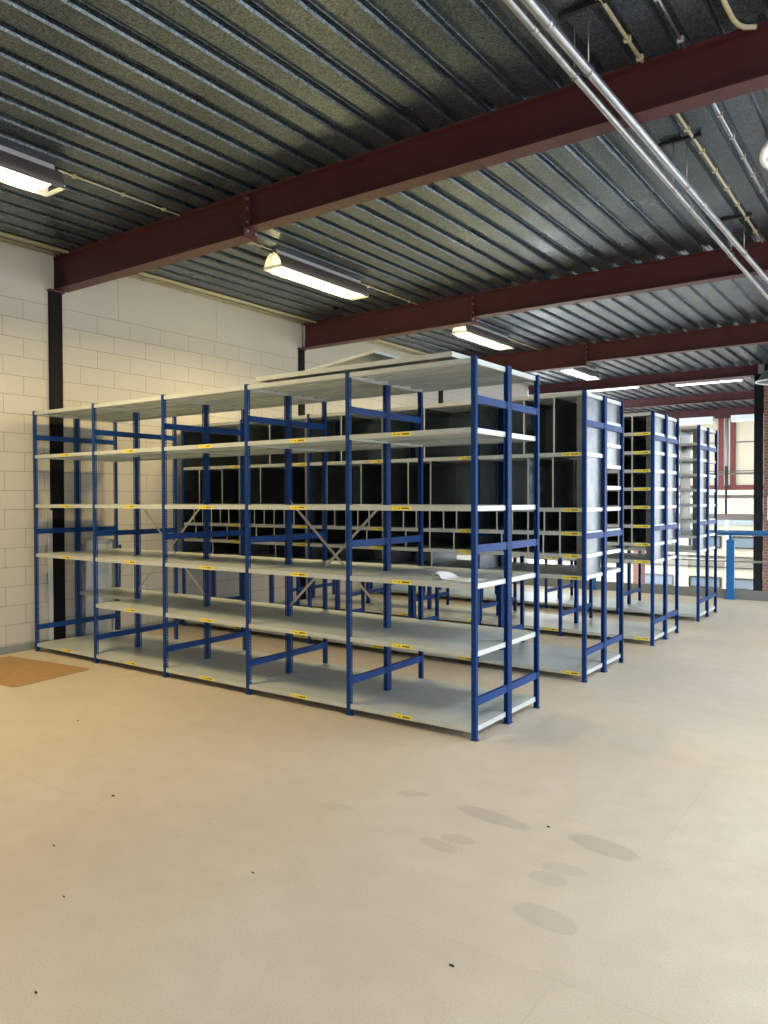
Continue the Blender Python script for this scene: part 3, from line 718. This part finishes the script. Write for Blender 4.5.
# dished grey hood beside the black column
t = empty('curved_hood', (.05, 12.05, DZ), 'grey curved hood with a white rim beside the black column', 'hood')
mb = MB(); mb.tube([(0, 0, -.0), (0, 0, -.12)], .03, 10); mb.build('stem', FRAMEDARK, t)
mb = MB(); n = 32; pr = [(.06, -.10), (.20, -.14), (.34, -.24), (.44, -.40)]
for (ra, za), (rb, zb) in zip(pr[:-1], pr[1:]):
    for q in range(n):
        a, b = 2*PI*q/n, 2*PI*(q+1)/n
        mb.face([(ra*math.cos(a), ra*math.sin(a), za), (ra*math.cos(b), ra*math.sin(b), za), (rb*math.cos(b), rb*math.sin(b), zb), (rb*math.cos(a), rb*math.sin(a), zb)], True)
mb.build('shade', simple('hood_grey', (.16, .18, .19), .4), t)
mb = MB(); mb.tube([(.445*math.cos(2*PI*q/48), .445*math.sin(2*PI*q/48), -.40) for q in range(49)], .016, 8, cap=False); mb.build('rim', REFLECT, t)
# fire-hose style sign on the brick
t = empty('wall_sign', (-.04, 12.49, 1.36), 'white wall plate with a red disc on the brick beside the black column', 'sign')
mb = MB(); mb.box(-.21, .25, -.012, .0095, -.23, .25); mb.build('plate', WHITE, t)
mb = MB(); mb.prism([(.02 + .19*math.cos(2*PI*q/40), .19*math.sin(2*PI*q/40)) for q in range(40)], 'y', -.03, -.0125); mb.build('disc', REDSIGN, t)
# ground and cream building outside the far glazing
gm = simple('paving_outside', (.45, .44, .42), .8)
struct(box_obj('ground_outside', gm, -40, 40, 20.4, 60, -3.4, -3.2))
t = empty('office_building', (-5.0, 30, -3.2), 'cream building with bluish windows seen through the far glazing', 'building')
mb = MB(); mb.box(-14, 16, 0, 6, 0, 6.2); mb.build('wall', CREAMWALL, t)
mb = MB(); mb.box(-14, 16, -.06, 0, 1.854, 2.269); mb.build('band', BANDGREY, t)
for z in (1.83, 2.275):
    mb = MB(); mb.box(-14, 16, -.09, 0, z, z + .04); mb.build('ledge', FRAMEDARK, t)
mb = MB(); mb.box(-14, 16, -.05, 0, 3.62, 3.84 + .2); mb.build('upper_band', simple('pale_blue_band', (.50, .58, .66), .6), t)
for (xa, xb) in ((-3.3, -1.7), (-1.01, .23), (.66, 1.9), (2.5, 3.8)):
    for (za, zb) in ((.983, 1.398), (2.684, 3.139)):
        mb = MB()
        for (p, q, r, s_) in ((xa, xb, za - .03, za + .02), (xa, xb, zb - .02, zb + .03), (xa - .03, xa + .03, za, zb), (xb - .03, xb + .03, za, zb)): mb.box(p, q, -.08, 0, r, s_)
        w = mb.build('window_frame', FRAMEDARK, t)
        mb = MB(); mb.box(xa, xb, -.04, 0, za, zb); mb.build('pane', PANEBLUE, w)

# ------------------------------------------------------------------ light
SKY_L = 12.5
w = bpy.data.worlds.new('sky'); bpy.context.scene.world = w; w.use_nodes = True
nt = w.node_tree; bg = nt.nodes['Background']
tc = nt.nodes.new('ShaderNodeTexCoord'); sp = nt.nodes.new('ShaderNodeSeparateXYZ'); nt.links.new(tc.outputs['Generated'], sp.inputs[0])
rm = nt.nodes.new('ShaderNodeMapRange'); rm.inputs[1].default_value = 0; rm.inputs[2].default_value = 1; rm.inputs[3].default_value = SKY_L/3; rm.inputs[4].default_value = SKY_L
nt.links.new(sp.outputs['Z'], rm.inputs[0]); nt.links.new(rm.outputs[0], bg.inputs[1]); bg.inputs[0].default_value = (.86, .92, 1.0, 1)
def portal(loc, rot, sx, sy):
    ld = bpy.data.lights.new('sky_portal', 'AREA'); ld.shape = 'RECTANGLE'; ld.size = sx; ld.size_y = sy; ld.cycles.is_portal = True
    o = bpy.data.objects.new('sky_portal', ld); C.objects.link(o); o.location = loc; o.rotation_euler = rot
for q in ADDED_SLOTS + [(SKY[0] - .6, SKY[0] + .6, SKY[1] - .6, SKY[1] + .6)]: portal(((q[0] + q[1])/2, (q[2] + q[3])/2, DZ + .33), (0, 0, 0), q[1] - q[0], q[3] - q[2])
portal((8.98, 5, 2.15), (0, PI/2, 0), 3.5, 30)
portal((0, 19.9, .5), (-PI/2, 0, 0), 16, 7)
# ------------------------------------------------------------------ camera
f, cx, cy, cz, yaw, pit, roll = 766.8251, 2.4127, -4.3871, 1.5802, -.6202, -.0176, -.0031
cd = bpy.data.cameras.new('camera'); cam = bpy.data.objects.new('camera', cd); C.objects.link(cam)
cd.sensor_fit = 'VERTICAL'; cd.sensor_height = 32.0; cd.lens = f*32.0/1024
fw = Vector((math.sin(yaw)*math.cos(pit), math.cos(yaw)*math.cos(pit), math.sin(pit)))
rt = Vector((math.cos(yaw), -math.sin(yaw), 0)); up = rt.cross(fw)
r2 = rt*math.cos(roll) + up*math.sin(roll); u2 = -rt*math.sin(roll) + up*math.cos(roll)
M = Matrix((r2, u2, -fw)).transposed().to_4x4(); M.translation = Vector((cx, cy, cz)); cam.matrix_world = M
cd.clip_start = .05; cd.clip_end = 300
sc = bpy.context.scene; sc.camera = cam
vs = sc.view_settings; vs.view_transform = 'Standard'; vs.look = 'None'; vs.gamma = 1; vs.use_curve_mapping = False; vs.exposure = 0.0
sc.cycles.use_denoising = True
sc.cycles.max_bounces = 10; sc.cycles.diffuse_bounces = 6; sc.cycles.glossy_bounces = 5
sc.cycles.sample_clamp_indirect = 8
